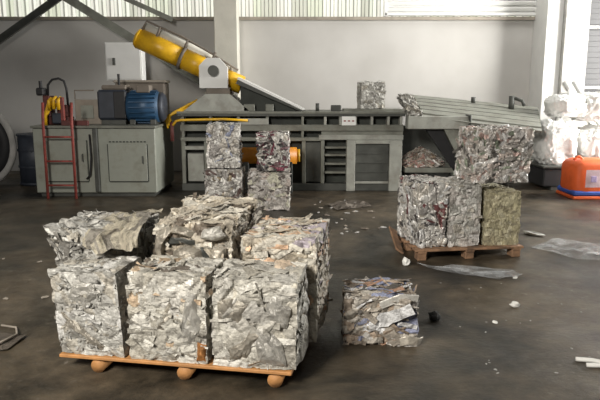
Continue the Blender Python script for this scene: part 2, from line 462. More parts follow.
e = empty('red_pipe_rack', 'dark red frame lying across the left of the tank top', 'rack', (-3.35, 9.1, UH+.035))
MB().box(-.22, .18, -.08, -.02, 0, .075, .006).build('front_bar', M['darkred'], e)
MB().box(-.22, .18, .5, .56, 0, .075, .006).build('rear_bar', M['darkred'], e)
MB().box(-.22, -.16, -.02, .5, 0, .06, .006).build('side_bar', M['darkred'], e)
MB().box(-.22, -.17, -.07, -.02, .075, .42, .006).build('post', M['red'], e)

e = empty('instrument_panel', 'dusty beige gauge panel between ladder and navy pump housing', 'panel', (-3.295, 9.42, UH+.035))
MB().box(-.20, .20, 0, .07, 0, .38, .008).build('board', M['beige'], e)
MB().box(-.11, .09, -.012, -.001, .09, .29, .004).build('face_plate', M['unit'], e)
MB().tube([(-.2, .03, .38), (-.2, .03, .52), (.1, .03, .52)], .012, 8).build('conduit', M['beige'], e)

# valve manifold with yellow pipes and hose hoop
e = empty('valve_manifold', 'yellow and dark red valve cluster at the left end of the tank top', 'valves', (-3.85, 9.3, UH+.035))
MB().box(-.10, .30, -.05, .22, 0, .12, .01).box(-.08, .02, -.02, .2, .12, .44, .01).box(.12, .28, 0, .2, .12, .3, .01).build('block', M['darkred'], e)
MB().box(-.16, -.04, -.06, .1, .44, .56, .02).tube([(-.10, 0, .56), (-.10, 0, .66)], .025).build('relief_valve', M['black'], e)
MB().tube([(-.02, -.1, 0), (-.02, -.1, .14), (.02, -.1, .22), (.06, -.1, .34)], .036, 12).build('pipe', M['yellow'], e, True)
for i, (xx, zz) in enumerate(((.06, .33), (.13, .35), (.20, .34))):
    MB().tube([(xx, -.12, zz-.11), (xx, -.12, zz+.03), (xx+.03, -.08, zz+.07)], .03, 12).build('pipe', M['yellow'], e, True)
MB().box(.02, .26, -.1, -.04, .27, .33, .01).build('collector', M['yellow'], e)
MB().tube([(-.02, .05, .42), (-.01, .05, .60), (.06, .05, .68), (.16, .05, .70), (.24, .05, .66), (.27, .05, .55), (.28, .05, .28)], .018, 10).build('hose', M['black'], e, True)
MB().box(.08, .26, -.13, -.07, .02, .18, .02).build('solenoid', M['navy'], e)

# pump housing and motor
e = empty('hydraulic_pump', 'navy square pump housing left of the blue motor', 'pump', (-2.86, 9.45, UH+.035)); e.scale = (1.0, 1.0, 1.2)
MB().box(-.24, .20, -.17, .2, .06, .44, .03).build('housing', M['navy'], e)
MB().box(-.20, .18, -.14, .18, 0, .06, .005).build('foot', M['steel_dark'], e)
MB().box(.02, .20, -.2, -.16, .08, .42, .01).build('front_cover', M['black'], e)
MB().box(-.18, .2, -.12, .15, .44, .50, .02).build('lid', M['brown'], e)
MB().tube([(.06, 0, .5), (.06, 0, .64)], .02).build('filler_pipe', M['black'], e)
e = empty('electric_motor', 'blue finned electric motor on the right end of the tank top', 'motor', (-2.38, 9.45, UH+.035)); e.scale = (1.05, 1.1, 1.15)
MB().tube([(-.26, 0, .23), (.2, 0, .23)], .2, 32).build('body', M['blue'], e, True)
g = MB()
for k in range(20):
    a = 2*math.pi*k/20
    g.box(-.22, .16, -.006, .006, .19, .225, 0, Matrix.Rotation(a, 3, 'X'), (0, 0, 0))
f = g.build('cooling_fins', M['blue'], e); f.location.z = .23
MB().tube([(.2, 0, .23), (.24, 0, .23), (.27, 0, .23)], .2, 32, [.2, .195, .16]).build('fan_cover', M['navy'], e, True)
MB().box(-.13, .07, -.09, .09, .42, .52, .012).build('terminal_box', M['brown'], e)
for xx in (-.18, .12): MB().box(xx-.04, xx+.04, -.17, .17, 0, .07, .006).build('foot', M['steel_dark'], e)
e = empty('oil_cooler', 'brown dusty cooler box behind the blue motor', 'cooler', (-2.5, 9.85, UH+.035))
MB().box(-.45, .34, -.12, .22, 0, .64, .02).build('casing', M['brown'], e)
MB().box(-.47, .36, -.14, .24, .64, .68, .01).build('lid', M['beige'], e)

# yellow hoses between tank and baler
g = empty('hydraulic_hose', 'yellow hoses arching from the tank end to the baler frame', 'hose', (-1.98, 9.62, 1.0))
for k, (dx, rise, zz) in enumerate(((0, .0, .44), (.05, .02, .36), (.1, .04, .28))):
    pts = [(-.12+dx*.4, 0, .0+k*.05), (-.15+dx*.5, 0, .16+k*.02), (-.02+dx*.3, .02, .25-k*.02+rise), (.34, .12, zz)]
    pp = []
    for i in range(len(pts)-1):
        for t in range(4): pp.append(Vector(pts[i]).lerp(Vector(pts[i+1]), t/4))
    pp.append(Vector(pts[-1]))
    MB().tube(pp, .022, 10).build('line', M['yellow'], g, True)
MB().tube([(-.05, -.06, -.2), (-.05, -.06, .1)], .03, 10).build('union', M['darkred'], g, True)

# ------------------------------------------------------------------ the baler
BY = 9.6
e = empty('baling_press', 'long olive grey steel baling press behind the bale stacks', 'baler', (-.2, 10.0, 0))
q = lambda o: rebase_child(o, e)
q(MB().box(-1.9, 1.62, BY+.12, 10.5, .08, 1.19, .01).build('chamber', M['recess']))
q(MB().box(-1.94, 1.66, BY-.06, 10.56, 1.19, 1.255, .006).build('top_flange', M['steel_dark']))
q(MB().box(-1.94, 1.66, BY-.075, BY-.062, 1.235, 1.262, 0).box(-1.94, 1.66, BY-.06, 10.5, 1.256, 1.266, 0).build('flange_edge', M['steel']))
q(MB().box(-1.9, 1.64, BY-.05, BY+.12, .96, 1.06, .006).build('upper_rail', M['steel']))
q(MB().box(.30, 1.64, BY-.06, BY+.12, .82, .90, .006).build('middle_rail', M['steel_light']))
q(MB().box(-1.9, .32, BY-.05, BY+.12, .80, .86, .006).build('middle_rail', M['steel']))
q(MB().box(-1.9, 1.64, BY-.05, BY+.12, .0, .12, .006).build('base_beam', M['steel_dark']))
q(MB().box(.34, 1.64, BY-.02, BY+.11, .90, .965, 0).build('web_panel', M['steel']))
for x in (-1.86, -1.42, -.98, -.52, .04, .40, .64, .88, 1.14, 1.40, 1.60):
    q(MB().box(x-.02, x+.02, BY-.045, BY+.12, .86 if x < .3 else .965, 1.19, .004).build('rib', M['steel_light' if x > .3 else 'steel']))
for x, z0, z1 in ((-1.86, .12, .8), (-1.50, .12, .8), (-.2, .12, .8), (.06, .12, .8), (.36, .12, .82)):
    q(MB().box(x-.03, x+.03, BY-.04, BY+.12, z0, z1, .004).build('rib', M['steel']))
for z in (.28, .42, .56, .68):
    q(MB().box(.40, .74, BY-.05, BY+.12, z, z+.035, .004).build('step_bar', M['steel']))
q(MB().box(-1.80, -1.54, BY-.02, BY+.11, .15, .60, .006).build('side_panel', M['steel_light']))
q(MB().box(-1.84, -1.50, BY-.03, BY+.12, .66, .72, .004).build('side_panel', M['steel_light']))
q(MB().box(.09, .33, BY-.01, BY+.11, .14, .78, .006).build('side_panel', M['steel_dark']))
# ejection door and frame at the right end
fr = q(MB().box(.74, .88, BY-.10, BY+.12, 0, .82, .008).box(1.42, 1.62, BY-.10, BY+.12, 0, .82, .008).box(.88, 1.42, BY-.10, BY+.12, .76, .82, .006).build('door_frame', M['steel_light']))
dr = q(MB().box(.885, 1.415, BY-.06, BY+.1, .16, .755, .006).build('ejection_door', M['steel_dark']))
b_ = MB()
for z in (.3, .45, .6): b_.box(.9, 1.4, BY-.075, BY-.061, z, z+.02, 0)
b_ = b_.build('stiffener', M['steel_dark']); b_.parent = dr
q(MB().box(.88, 1.42, BY-.08, BY+.1, .12, .158, .004).build('sill', M['steel_light']))
q(MB().box(.66, .88, BY-.07, BY-.05, 1.05, 1.19, .003).build('white_sign_plate', M['white']))
for k in range(3): q(MB().box(.69+k*.065, .725+k*.065, BY-.074, BY-.0705, 1.11, 1.13, 0).build('sign_mark', M['red']))
q(MB().box(-.98, -.50, BY-.07, BY-.05, 1.06, 1.16, .003).build('pale_plate', M['steel_light']))
q(MB().tube([(-2.0, BY-.1, 1.05), (-1.95, BY-.1, 1.12), (-1.88, BY-.1, 1.135), (-1.2, BY-.1, 1.15), (-.82, BY-.1, 1.13)], .02, 10).build('yellow_pipe', M['yellow'], None, True))
for x, hh in ((-.62, .10), (.28, .13), (.60, .07)):
    q(MB().tube([(x, BY+.2, 1.26), (x, BY+.2, 1.26+hh)], .03, 10).build('bolt_post', M['steel_dark'], None, True))
q(MB().box(.50, .66, BY+.1, BY+.3, 1.262, 1.36, .01).build('lug', M['steel_dark']))
q(MB().box(.70, 1.66, BY+.15, BY+.5, 1.262, 1.30, .006).build('lid_edge', M['steel']))

# cylinder pedestal
q(MB().prism([(-1.86, 1.266), (-.80, 1.266), (-1.12, 1.54), (-1.50, 1.54)], BY+.05, 10.45).build('pedestal', M['steel_light']))
q(MB().box(-1.50, -1.12, BY+.15, 10.3, 1.54, 1.64, .006).build('pedestal_cap', M['brown']))
tr = q(MB().prism([(-1.60, 1.63), (-1.15, 1.63), (-1.15, 1.95), (-1.28, 2.10), (-1.48, 2.10), (-1.60, 1.98)], BY+.12, BY+.20).build('trunnion_plate', M['white']))
t2 = q(MB().prism([(-1.60, 1.63), (-1.15, 1.63), (-1.15, 1.95), (-1.28, 2.10), (-1.48, 2.10), (-1.60, 1.98)], BY+.66, BY+.74).build('trunnion_plate', M['white']))
t3 = MB().tube([(-1.37, BY+.06, 1.90), (-1.37, BY+.13, 1.90)], .085, 24).build('pivot_pin', M['steel_dark']); t3.parent = tr
# open lid leaning right from the cylinder rod
LY0, LY1 = BY+.05, BY+.75
lid = q(MB().prism([(-1.02, 1.70), (-.98, 1.76), (.04, 1.29), (.02, 1.262)], LY0, LY1).build('press_lid', M['steel_dark']))
s = MB().prism([(-.99, 1.765), (-.97, 1.80), (.08, 1.295), (.04, 1.285)], LY0-.02, LY1).build('wear_strip', M['white']); s.parent = lid
s = MB().prism([(-.95, 1.268), (-.05, 1.268), (-.50, 1.50), (-.95, 1.68)], LY0+.1, LY1-.1).build('gusset', M['recess']); s.parent = lid
for xa, xb in ((-.9, -.72), (-.55, -.42)):
    s = MB().box(xa, xb, LY0, LY0+.1, 1.262, 1.38, .01).build('hinge_lug', M['steel']); s.parent = lid

# yellow hydraulic cylinder
A = Vector((-2.60, BY+.43, 2.42)); B = Vector((-.92, BY+.43, 1.66)); D = (B-A).normalized()
U = Vector((-D.z, 0, D.x)); U = U if U.z > 0 else -U
def cpart(mb, name, m, sm=True):
    o = mb.build(name, m, None, sm); o.parent = c; return o
LT = (B-A).length
c = rebase_child(MB().tube([A, A+D*LT*.40], .165, 28).build('hydraulic_cylinder', M['yellow'], None, True), e)
cpart(MB().tube([A+D*LT*.40, A+D*LT*.68], .17, 28), 'barrel', M['yellow'])
cpart(MB().tube([A-D*.05, A], .155, 28, [.14, .172]), 'end_cap', M['yellow'])
for k in (.395, .66): cpart(MB().tube([A+D*LT*k, A+D*(LT*k+.05)], .19, 28), 'flange', M['brown'])
cpart(MB().tube([A+D*LT*.68, A+D*LT*.98], .15, 28), 'gland', M['yellow'])
cpart(MB().tube([A+D*LT*.98, A+D*(LT+.06)], .06, 18), 'rod', M['steel_light'])
pp = [A+U*.12, A+U*.30+D*.02, A+U*.31+D*LT*.35, A+U*.27+D*LT*.6, A+U*.20+D*LT*.9]
cpart(MB().tube([v+Vector((0, -.06, 0)) for v in pp], .018, 10), 'oil_pipe', M['brown'])
for k in (.14, .40, .66): cpart(MB().tube([A+D*LT*k+U*.13+Vector((0, -.06, 0)), A+D*LT*k+U*.31+Vector((0, -.06, 0))], .022, 10), 'pipe_clamp', M['brown'])
cpart(MB().tube([A+U*.20+Vector((0, .05, 0)), A+U*.20+D*LT*.64+Vector((0, .05, 0))], .075, 14), 'pale_pipe', M['cream'])
for k in range(3): cpart(MB().tube([A+D*(LT*.74+k*.09)+U*.1, A+D*(LT*.74+k*.09)+U*.19], .03, 10), 'fitting', M['beige'])

# orange side cylinder low on the front of the press
e2 = MB().tube([(-.5, 0, .12), (.45, 0, .12)], .13, 24).build('orange_ram', M['orange'], e, True); e2.location = Vector((-.5, 9.38, .47))-Vector(e.location)
MB().tube([(.45, 0, .12), (.5, 0, .12)], .10, 24).build('gland', M['yellow'], e2, True)
for xx in (-.35, .33): MB().box(xx-.05, xx+.05, -.1, .17, -.47, .03, .006).build('bracket', M['steel_dark'], e2)

# ------------------------------------------------------------------ feed table and chute on the right
e = empty('feed_table', 'grey steel feed table with tilted plate right of the press', 'table', (2.6, 9.8, 0))
q = lambda o: rebase_child(o, e)
pl = [(1.98, 10.75, 1.52), (4.22, 10.75, 1.30), (3.72, 9.30, 1.04), (1.92, 9.45, 1.25)]
q(MB().slab(pl, .035).build('plate', M['steel']))
g = MB()
def lerp(a, b, t): return Vector(a).lerp(Vector(b), t)
for t in (.2, .4, .6, .8):
    a, b = lerp(pl[0], pl[3], t), lerp(pl[1], pl[2], t)
    g.tube([a+Vector((0, 0, .002)), b+Vector((0, 0, .002))], .004, 6)
q(g.build('plate_bead', M['steel_dark']))
q(MB().tube([lerp(pl[3], pl[2], -.0)+Vector((0, 0, -.06)), lerp(pl[3], pl[2], 1)+Vector((0, 0, -.06))], .035, 4).build('front_edge_bar', M['steel_light']))
q(MB().box(1.675, 2.62, 9.38, 9.62, 1.00, 1.20, .01).build('cross_beam', M['steel_light']))
q(MB().box(2.622, 2.66, 9.36, 9.64, .98, 1.22, .01).build('beam_end_plate', M['steel_dark']))
q(MB().prism([(2.25, 1.0), (2.66, 1.0), (2.80, .3), (2.80, .0), (2.66, .0), (2.62, .32)], 9.42, 9.6).build('raking_leg', M['steel']))
q(MB().prism([(1.98, 1.0), (2.24, 1.0), (2.60, .32), (2.46, .32)], 9.5, 9.58).build('chute_gap_shade', M['black']))  # black prism puts the shade into the gap beside the raking leg
q(MB().box(3.1, 3.16, 9.5, 9.56, 0, 1.12, .006).build('leg', M['steel_dark']))
q(MB().box(3.55, 3.62, 10.55, 10.62, 0, 1.3, .006).build('leg', M['steel_dark']))
q(MB().box(1.675, 2.62, 9.5, 10.2, .30, .38, .006).build('shelf', M['steel']))
q(MB().box(1.72, 1.78, 9.9, 9.96, 0, .3, .006).box(2.5, 2.56, 9.9, 9.96, 0, .3, .006).build('shelf_leg', M['steel_dark']))
q(MB().box(1.7, 3.6, 10.35, 10.42, .0, 1.0, .006).build('rear_apron', M['steel_dark']))
q(MB().tube([(3.62, 10.4, 1.20), (3.62, 10.4, 1.50)], .05, 10).build('hook_post', M['steel_dark'], None, True))
q(MB().tube([(3.62, 10.4, 1.48), (3.78, 10.35, 1.42), (3.8, 10.3, 1.34)], .03, 10).build('hook', M['steel_dark'], None, True))
q(MB().tube([(3.02, 10.6, 1.38), (3.02, 10.6, 1.48)], .04, 10).build('knob', M['steel_dark'], None, True))

# scrap heap on the chute shelf
bm = crushed(.62, .36, .28, 77, DARKMIX, [(.5, .3, .26)], .15, .05, 160, (.06, .16), (.02, .05), 14, 8, tilt=.7, lift=.03)
for v in bm.verts:
    k = max(0, 1-abs(v.co.x)/.36); v.co.z *= .35+.65*k
o = link('scrap_heap', bm, M['scrap']); o.location = (1.98, 9.72, .382)
tag(o, 'loose tan scrap heaped on the shelf under the feed table', 'scrap', kind='stuff')
# crumpled scrap on the left end of the table
bm = crushed(.20, .18, .30, 78, GREY, (), 0, .05, 160, (.06, .14), (.02, .05), 10, 9, tilt=.7, lift=.03)
for v in bm.verts: v.co.x -= v.co.z*.5
o = link('crumpled_scrap', bm, M['scrap']); o.location = (1.80, 9.5, 1.20)
tag(o, 'grey crumpled scrap lump on the beam at the left end of the tilted table plate', 'scrap')
MB().box(-.09, .09, -.09, .09, 0, .01, .002).build('torn_flap', M['steel'], o)

# small bale on top of the press
bale('small grey bale perched on top of the press', (1.16, 9.95, 1.302), .1, (.40, .34, .42), 21, GREY, rough=.012, n_sh=40, cuts=18, cell=12)

# ------------------------------------------------------------------ bales in the middle (two stacks)
G1 = 'bales stacked in front of the press'
bale('lower bale of the left stack in front of the press', (-1.02, 8.12, 0), .0, (.50, .48, .56), 31, FLASHY, G1, m='foil', flecks=[(.5, .42, .3), (.15, .10, .09)], fleck_p=.14, cell=14, cuts=28)
bale('tall silver upper bale of the left stack in front of the press', (-1.02, 8.12, .58), .05, (.43, .44, .57), 32, FLASHY, G1, m='foil', flecks=[(.35, .38, .5)], fleck_p=.12, sheets=8, aniso=(1, 1, .35), cell=14, cuts=28)
bale('lower bale of the right stack in front of the press', (-.42, 8.18, 0), .0, (.55, .48, .52), 33, PINKISH, G1, flecks=[(.7, .68, .55), (.12, .10, .09)], fleck_p=.3, cell=13, cuts=28)
bale('dark mottled upper bale of the right stack in front of the press', (-.36, 8.15, .54), -.06, (.41, .42, .50), 34, FLASHY, G1, m='foil', flecks=[(.22, .06, .09), (.08, .075, .075), (.10, .09, .09), (.2, .12, .13)], fleck_p=.42, cell=13, cuts=28)

# ------------------------------------------------------------------ front pallet
O, RZ = (-1.40, 3.25), R(-9.9)
def on_front(x, y, z=.1): return frame_pt(O, RZ, x, y, z)
e = empty('pallet', 'orange pine pallet with round runners under the nearest six bales', 'pallet', on_front(.72, .5, 0), RZ)
for x in (.24, .76, 1.28):
    g = MB().tube([(x-.72, -.49, .04), (x-.72, .5, .04)], .042, 14)
    for v in g.bm.verts: v.co.z = max(v.co.z, 0)
    g.build('runner', M['wood'], e, True)
for y in (-.485, -.28, -.06, .16, .38):
    MB().box(-.71, .655, y-.02, y+.11, .082, .102, .004).build('deck_board', M['wood'], e)
G2 = 'bales on the nearest pallet'
kw = dict(cuts=44)
bale('front left bale on the nearest pallet, grey and finely crushed', on_front(.21, .19), RZ, (.40, .36, .50), 1, GREY, G2, rough=.011, n_sh=60, slen=(.03, .1), swid=(.008, .025), lean=(-.07, 0), cell=13, flecks=[(.7, .69, .66)], fleck_p=.08, **kw)
bale('front middle bale on the nearest pallet, light with a rusty lower corner', on_front(.672, .19), RZ, (.455, .36, .51), 2, SILVER, G2, rough=.012, n_sh=40, sheets=3, cell=11, flecks=[(.5, .38, .26), (.20, .17, .14)], fleck_p=.1, **kw)
bale('front right bale on the nearest pallet, with broad bent sheets', on_front(1.165, .19), RZ, (.475, .36, .51), 3, SILVER, G2, rough=.014, n_sh=26, slen=(.06, .2), sheets=5, cell=7, flecks=[(.62, .5, .38)], fleck_p=.08, **kw)
D_ = bale('rear left bale on the nearest pallet, dark crushed front, overhanging', on_front(.11, .70), RZ, (.54, .54, .64), 4, GREY+[(.16, .155, .14), (.2, .19, .17)], G2, rough=.024, n_sh=60, cell=13, lean=(-.22, 0), **kw)
E_ = bale('rear middle bale on the nearest pallet, tallest, with thick folded strips', on_front(.685, .76), RZ, (.50, .68, .73), 5, TAN, G2, rough=.032, n_sh=40, slen=(.08, .22), sheets=3, horiz=.8, cell=8, aniso=(.5, 1, 1.2), slope=.06, flecks=[(.16, .13, .10)], fleck_p=.12, **kw)
F_ = bale('rear right bale on the nearest pallet, tan front and mauve grey side', on_front(1.22, .70), RZ, (.46, .58, .64), 6, TAN, G2, rough=.016, n_sh=60, horiz=.8, cell=11, aniso=(.5, 1, 1.3), flecks=[(.62, .42, .28), (.45, .40, .44)], fleck_p=.15, **kw)

def fold(parent, name, pts, w, th, m, label=None):
    """thick bent metal strip"""
    g = bmesh.new(); rings = []
    for i, pnt in enumerate(pts):
        pnt = Vector(pnt); t = (Vector(pts[min(i+1, len(pts)-1)]) - Vector(pts[max(i-1, 0)])).normalized()
        sd = t.cross(Vector((0, -1, 0)))
        sd = sd.normalized() if sd.length > .05 else Vector((1, 0, 0))
        n = sd.cross(t).normalized()
        rings.append([g.verts.new(pnt + sd*a*w/2 + n*b*th/2) for a, b in ((-1, -1), (1, -1), (1, 1), (-1, 1))])
    for a, b in zip(rings, rings[1:]):
        for k in range(4): g.faces.new((a[k], a[(k+1) % 4], b[(k+1) % 4], b[k]))
    g.faces.new(rings[0]); g.faces.new(rings[-1][::-1])
    bmesh.ops.bevel(g, geom=g.edges[:], offset=.004, segments=1, affect='EDGES')
    o = link(name, g, m, parent)
    if label: o['label'] = label
    return o
strip_m = mat('tan_bent_metal', (.50, .46, .39), .45, .3, .2, 14, .3, 60, (.12, .10, .08), .6, 12)
pale_m = mat('pale_bent_metal', (.66, .64, .59), .42, .3, .15, 14, .3, 60, (.2, .18, .15), .5, 12)
rust_m = mat('rusty_metal', (.48, .22, .07), .7, .1, .3, 14, .3, 60)
fy = -.36
def patch(parent, name, outline, y0, m, seed, puff=.02, amp=.012, label=None):
    """irregular torn sheet (outline in x-z) crumpled onto a bale's front"""
    g = bmesh.new()
    cx = sum(a for a, _ in outline)/len(outline); cz = sum(b for _, b in outline)/len(outline)
    ed = []
    for i in range(len(outline)):
        (a, b), (c, d) = outline[i], outline[(i+1) % len(outline)]
        for t in (0, .25, .5, .75):
            j = noise.noise_vector(Vector((a+(c-a)*t, b+(d-b)*t, seed))*22)*.008
            ed.append((a+(c-a)*t+j.x, b+(d-b)*t+j.y))
    rings = []
    for k in (1, .84, .66, .46, .24):
        r = []
        for a, b in ed:
            x, z = cx+(a-cx)*k, cz+(b-cz)*k
            y = y0 - puff*(1-k**3) - amp*noise.noise(Vector((x*16, z*16, seed))) - amp*.6*noise.noise(Vector((x*42, z*42, seed)))
            r.append(g.verts.new((x, y, z)))
        rings.append(r)
    n = len(ed)
    for p_, q_ in zip(rings, rings[1:]):
        for i in range(n): g.faces.new((p_[i], p_[(i+1) % n], q_[(i+1) % n], q_[i]))
    g.faces.new(rings[-1])
    bmesh.ops.solidify(g, geom=g.faces[:], thickness=.004)
    o = link(name, g, m, parent)
    if label: o['label'] = label
    return o
def by_label(t): return [o for o in COL.objects if o.get('label', '').startswith(t)][0]
fy = -.345
patch(E_, 'bent_sheet', [(-.24, .42), (-.19, .41), (-.175, .60), (-.12, .66), (-.15, .69), (-.23, .65)], fy-.01, strip_m, 1, .04)
patch(E_, 'bent_sheet', [(-.14, .65), (.0, .62), (.02, .66), (-.10, .70)], fy-.01, strip_m, 2, .03)
patch(E_, 'bent_sheet', [(-.13, .47), (-.02, .49), (.07, .46), (.06, .55), (-.05, .57), (-.12, .53)], fy-.015, strip_m, 3, .045)
patch(E_, 'bent_sheet', [(.05, .62), (.15, .60), (.22, .64), (.18, .70), (.08, .68)], fy-.01, pale_m, 4, .03)
patch(E_, 'bent_sheet', [(.10, .48), (.20, .46), (.22, .57), (.13, .58)], fy-.01, strip_m, 5, .03)
patch(E_, 'bent_sheet', [(-.15, .405), (.05, .41), (.20, .405), (.21, .43), (.02, .44), (-.14, .435)], fy-.02, pale_m, 6, .02)
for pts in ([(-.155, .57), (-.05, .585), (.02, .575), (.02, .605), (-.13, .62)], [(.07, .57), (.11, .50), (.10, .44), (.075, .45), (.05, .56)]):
    patch(E_, 'hollow_shade', pts, fy-.012, M['steel_dark'], 8, .004, .004)  # dark sheets painted in for the shaded holes between the folds
b_ = by_label('front middle bale')
patch(b_, 'rusty_scrap', [(.165, .02), (.215, .02), (.222, .12), (.17, .13)], -.178, rust_m, 3, .012, .006, 'rusty orange scrap at the lower corner')
patch(b_, 'bent_sheet', [(.03, .10), (.13, .09), (.20, .20), (.17, .42), (.12, .40), (.08, .24)], -.178, pale_m, 4, .016)
patch(b_, 'bent_sheet', [(-.06, .20), (.0, .18), (.04, .30), (.02, .36)], -.178, strip_m, 5, .012)
b_ = by_label('front left bale')
patch(b_, 'bent_sheet', [(-.19, .20), (-.17, .26), (-.05, .17), (.09, .05), (.06, .03), (-.07, .13)], -.176, strip_m, 6, .016, .008)
patch(b_, 'bent_sheet', [(-.13, .34), (-.02, .30), (.08, .38), (.02, .44), (-.10, .42)], -.176, pale_m, 7, .012)
b_ = by_label('front right bale')
patch(b_, 'bent_sheet', [(-.14, .04), (-.04, .06), (.04, .20), (.0, .25), (-.06, .16), (-.16, .10)], -.178, strip_m, 9, .02)
patch(b_, 'bent_sheet', [(.02, .03), (.18, .03), (.16, .16), (.05, .26), (.0, .22)], -.178, pale_m, 10, .022)
patch(b_, 'bent_sheet', [(.04, .30), (.18, .24), (.21, .36), (.10, .44)], -.178, pale_m, 11, .02)
patch(b_, 'bent_sheet', [(-.20, .26), (-.08, .24), (-.02, .36), (-.12, .40), (-.20, .37)], -.178, strip_m, 12, .014)

# sheet sloping from the tallest bale down onto the left ones
bm = bmesh.new(); lay = bm.loops.layers.float_color.new('tint'); nx, ny = 20, 12
gv = [[None]*(ny+1) for _ in range(nx+1)]
for i in range(nx+1):
    for j in range(ny+1):
        s_, t_ = i/nx, j/ny
        x = .08 + s_*.33 + .10*noise.noise(Vector((t_*3, s_*2, 9)))
        y = .25 + t_*.40 + .12*noise.noise(Vector((s_*3, 2, t_*2)))
        z = .635 + .14*min(1, t_*2.2) + .05*s_**2 + (.045*abs(noise.noise(Vector((x*10, y*10, 3)))) + .022*abs(noise.noise(Vector((x*24, y*24, 8)))))*1.3 + .014*noise.noise(Vector((x*34, y*34, 5)))
        gv[i][j] = bm.verts.new(on_front(x, y, z))
for i in range(nx):
    for j in range(ny):
        f = bm.faces.new((gv[i][j], gv[i+1][j], gv[i+1][j+1], gv[i][j+1]))
        c_ = (.62, .57, .46) if noise.noise(Vector((i*.3, j*.3, 1))) > -.15 else (.40, .37, .32)
        for l in f.loops: l[lay] = (*c_, 1)
bmesh.ops.solidify(bm, geom=bm.faces[:], thickness=.006)
o = rebase(link('crumpled_sheet', bm, M['scrap']), on_front(.2, .45, .62))
tag(o, 'cream crumpled metal sheet sloping off the tallest bale onto the left bales', 'sheet metal')

# ------------------------------------------------------------------ single bale on the floor
o = bale('low single bale alone on the floor right of the nearest pallet', (.52, 3.80, 0), R(-4), (.46, .44, .31), 11, DARKMIX, flecks=[(.25, .27, .38), (.40, .24, .16), (.72, .72, .72), (.1, .09, .08)], fleck_p=.3, n_sh=50, slen=(.06, .2), horiz=.8, cuts=40, rough=.024, sheets=2, cell=11, aniso=(.6, 1, 1))
fold(o, 'torn_flap', [(.12, -.22, .03), (.18, -.235, .05), (.24, -.21, .03), (.27, -.16, .02)], .06, .008, strip_m, 'pale torn flap at the lower right corner')
fold(o, 'bent_strip', [(.0, -.22, .27), (.12, -.21, .32), (.24, -.16, .30)], .05, .012, pale_m)

# ------------------------------------------------------------------ right pallet
O2, RZ2 = (1.04, 5.48), R(8)
def on_right(x, y, z=.11): return frame_pt(O2, RZ2, x, y, z)
e = empty('pallet', 'dirty brown wooden pallet under the four bales at right', 'pallet', on_right(.60, .42, 0), RZ2); e.scale = (.88, .9, 1)
for x in (-.54, 0, .54):
    for y in (-.40, .0, .36):
        MB().box(x-.05, x+.05, y-.05, y+.07, 0, .07, .006).build('block', M['oldwood'], e)
for y in (-.46, -.27, -.08, .11, .30):
    MB().box(-.62, .62, y, y+.12, .088, .11, .004).build('deck_board', M['oldwood'], e)
for x in (-.54, 0, .54): MB().box(x-.05, x+.05, -.46, .44, .07, .088, .003).build('stringer', M['oldwood'], e)
o = MB().box(-.045, .045, -.26, .26, 0, .02, .004).build('broken_board', M['oldwood']); o.location = on_right(-.05, .32, .13); o.rotation_euler = (R(14), R(35), RZ2)
tag(o, 'short broken board propped against the left bale of the brown pallet', 'board')
G3 = 'bales on the pallet at right'
bale('left bale on the right pallet, bright with dark red flecks', on_right(.225, .36), RZ2+.06, (.29, .58, .63), 41, FLASHY, G3, m='foil', flecks=[(.20, .08, .08), (.10, .10, .10), (.62, .58, .56), (.14, .13, .13), (.12, .11, .11), (.85, .84, .82), (.85, .84, .82), (.8, .8, .8)], fleck_p=.3, n_sh=50, aniso=(1, 1, .5), cell=15, cuts=34)
bale('middle bale on the right pallet, dull grey under the top bale', on_right(.56, .36), RZ2, (.315, .58, .60), 42, PINKISH[:5]+GREY, G3, n_sh=30, rough=.012, cell=16, cuts=30)
bale('olive tan finely pressed bale at the right end of the right pallet', on_right(.945, .36), RZ2, (.35, .58, .53), 43, OLIVE, G3, n_sh=10, slen=(.03, .08), swid=(.01, .02), rough=.008, cell=22, cuts=30)
bale('pinkish silver top bale lying across two bales on the right pallet', on_right(.925, .36, .715), RZ2+.03, (.56, .48, .52), 44, PINKISH, G3, m='foil', flecks=[(.5, .36, .32), (.30, .34, .26), (.82, .81, .79), (.14, .13, .12)], fleck_p=.3, n_sh=50, lean=(.06, 0), cuts=38, cell=14)

# ------------------------------------------------------------------ right edge: bags
e = empty('big_bag', 'orange printed woven bag on the floor under the white sacks at right', 'bag', (4.39, 9.05, 0))
wad('body', (0, 0, .03), 3, None, M['bag'], e, (.33, .29, .28), .03, 4, .4, .04)
MB().box(-.345, .345, -.305, .29, .05, .13, .03).build('blue_band', M['bluestripe'], e)
MB().box(-.35, .35, -.31, .30, 0, .05, .012).build('hem', M['bag'], e)
g = bmesh.new(); vs = []
for i in range(7):
    for j in range(7):
        x, z = -.20+i*.22/6, .19+j*.26/6
        vs.append(g.verts.new((x, -.325-.02*math.cos((x+.09)*6)+.006*noise.noise(Vector((x*9, z*9, 0))), z)))
for i in range(6):
    for j in range(6): g.faces.new((vs[i*7+j], vs[(i+1)*7+j], vs[(i+1)*7+j+1], vs[i*7+j+1]))
bmesh.ops.solidify(g, geom=g.faces[:], thickness=.004)
lb = link('printed_label', g, M['label'], e)
MB().box(-.13, -.05, -.366, -.349, .27, .36, .004).build('printed_mark', M['label2'], lb)
for sx in (-.22, .2): MB().tube(arc((sx-.07, -.1, .57), (sx+.07, -.1, .57), .05), .018, 8).build('loop', M['bag'], e, True)

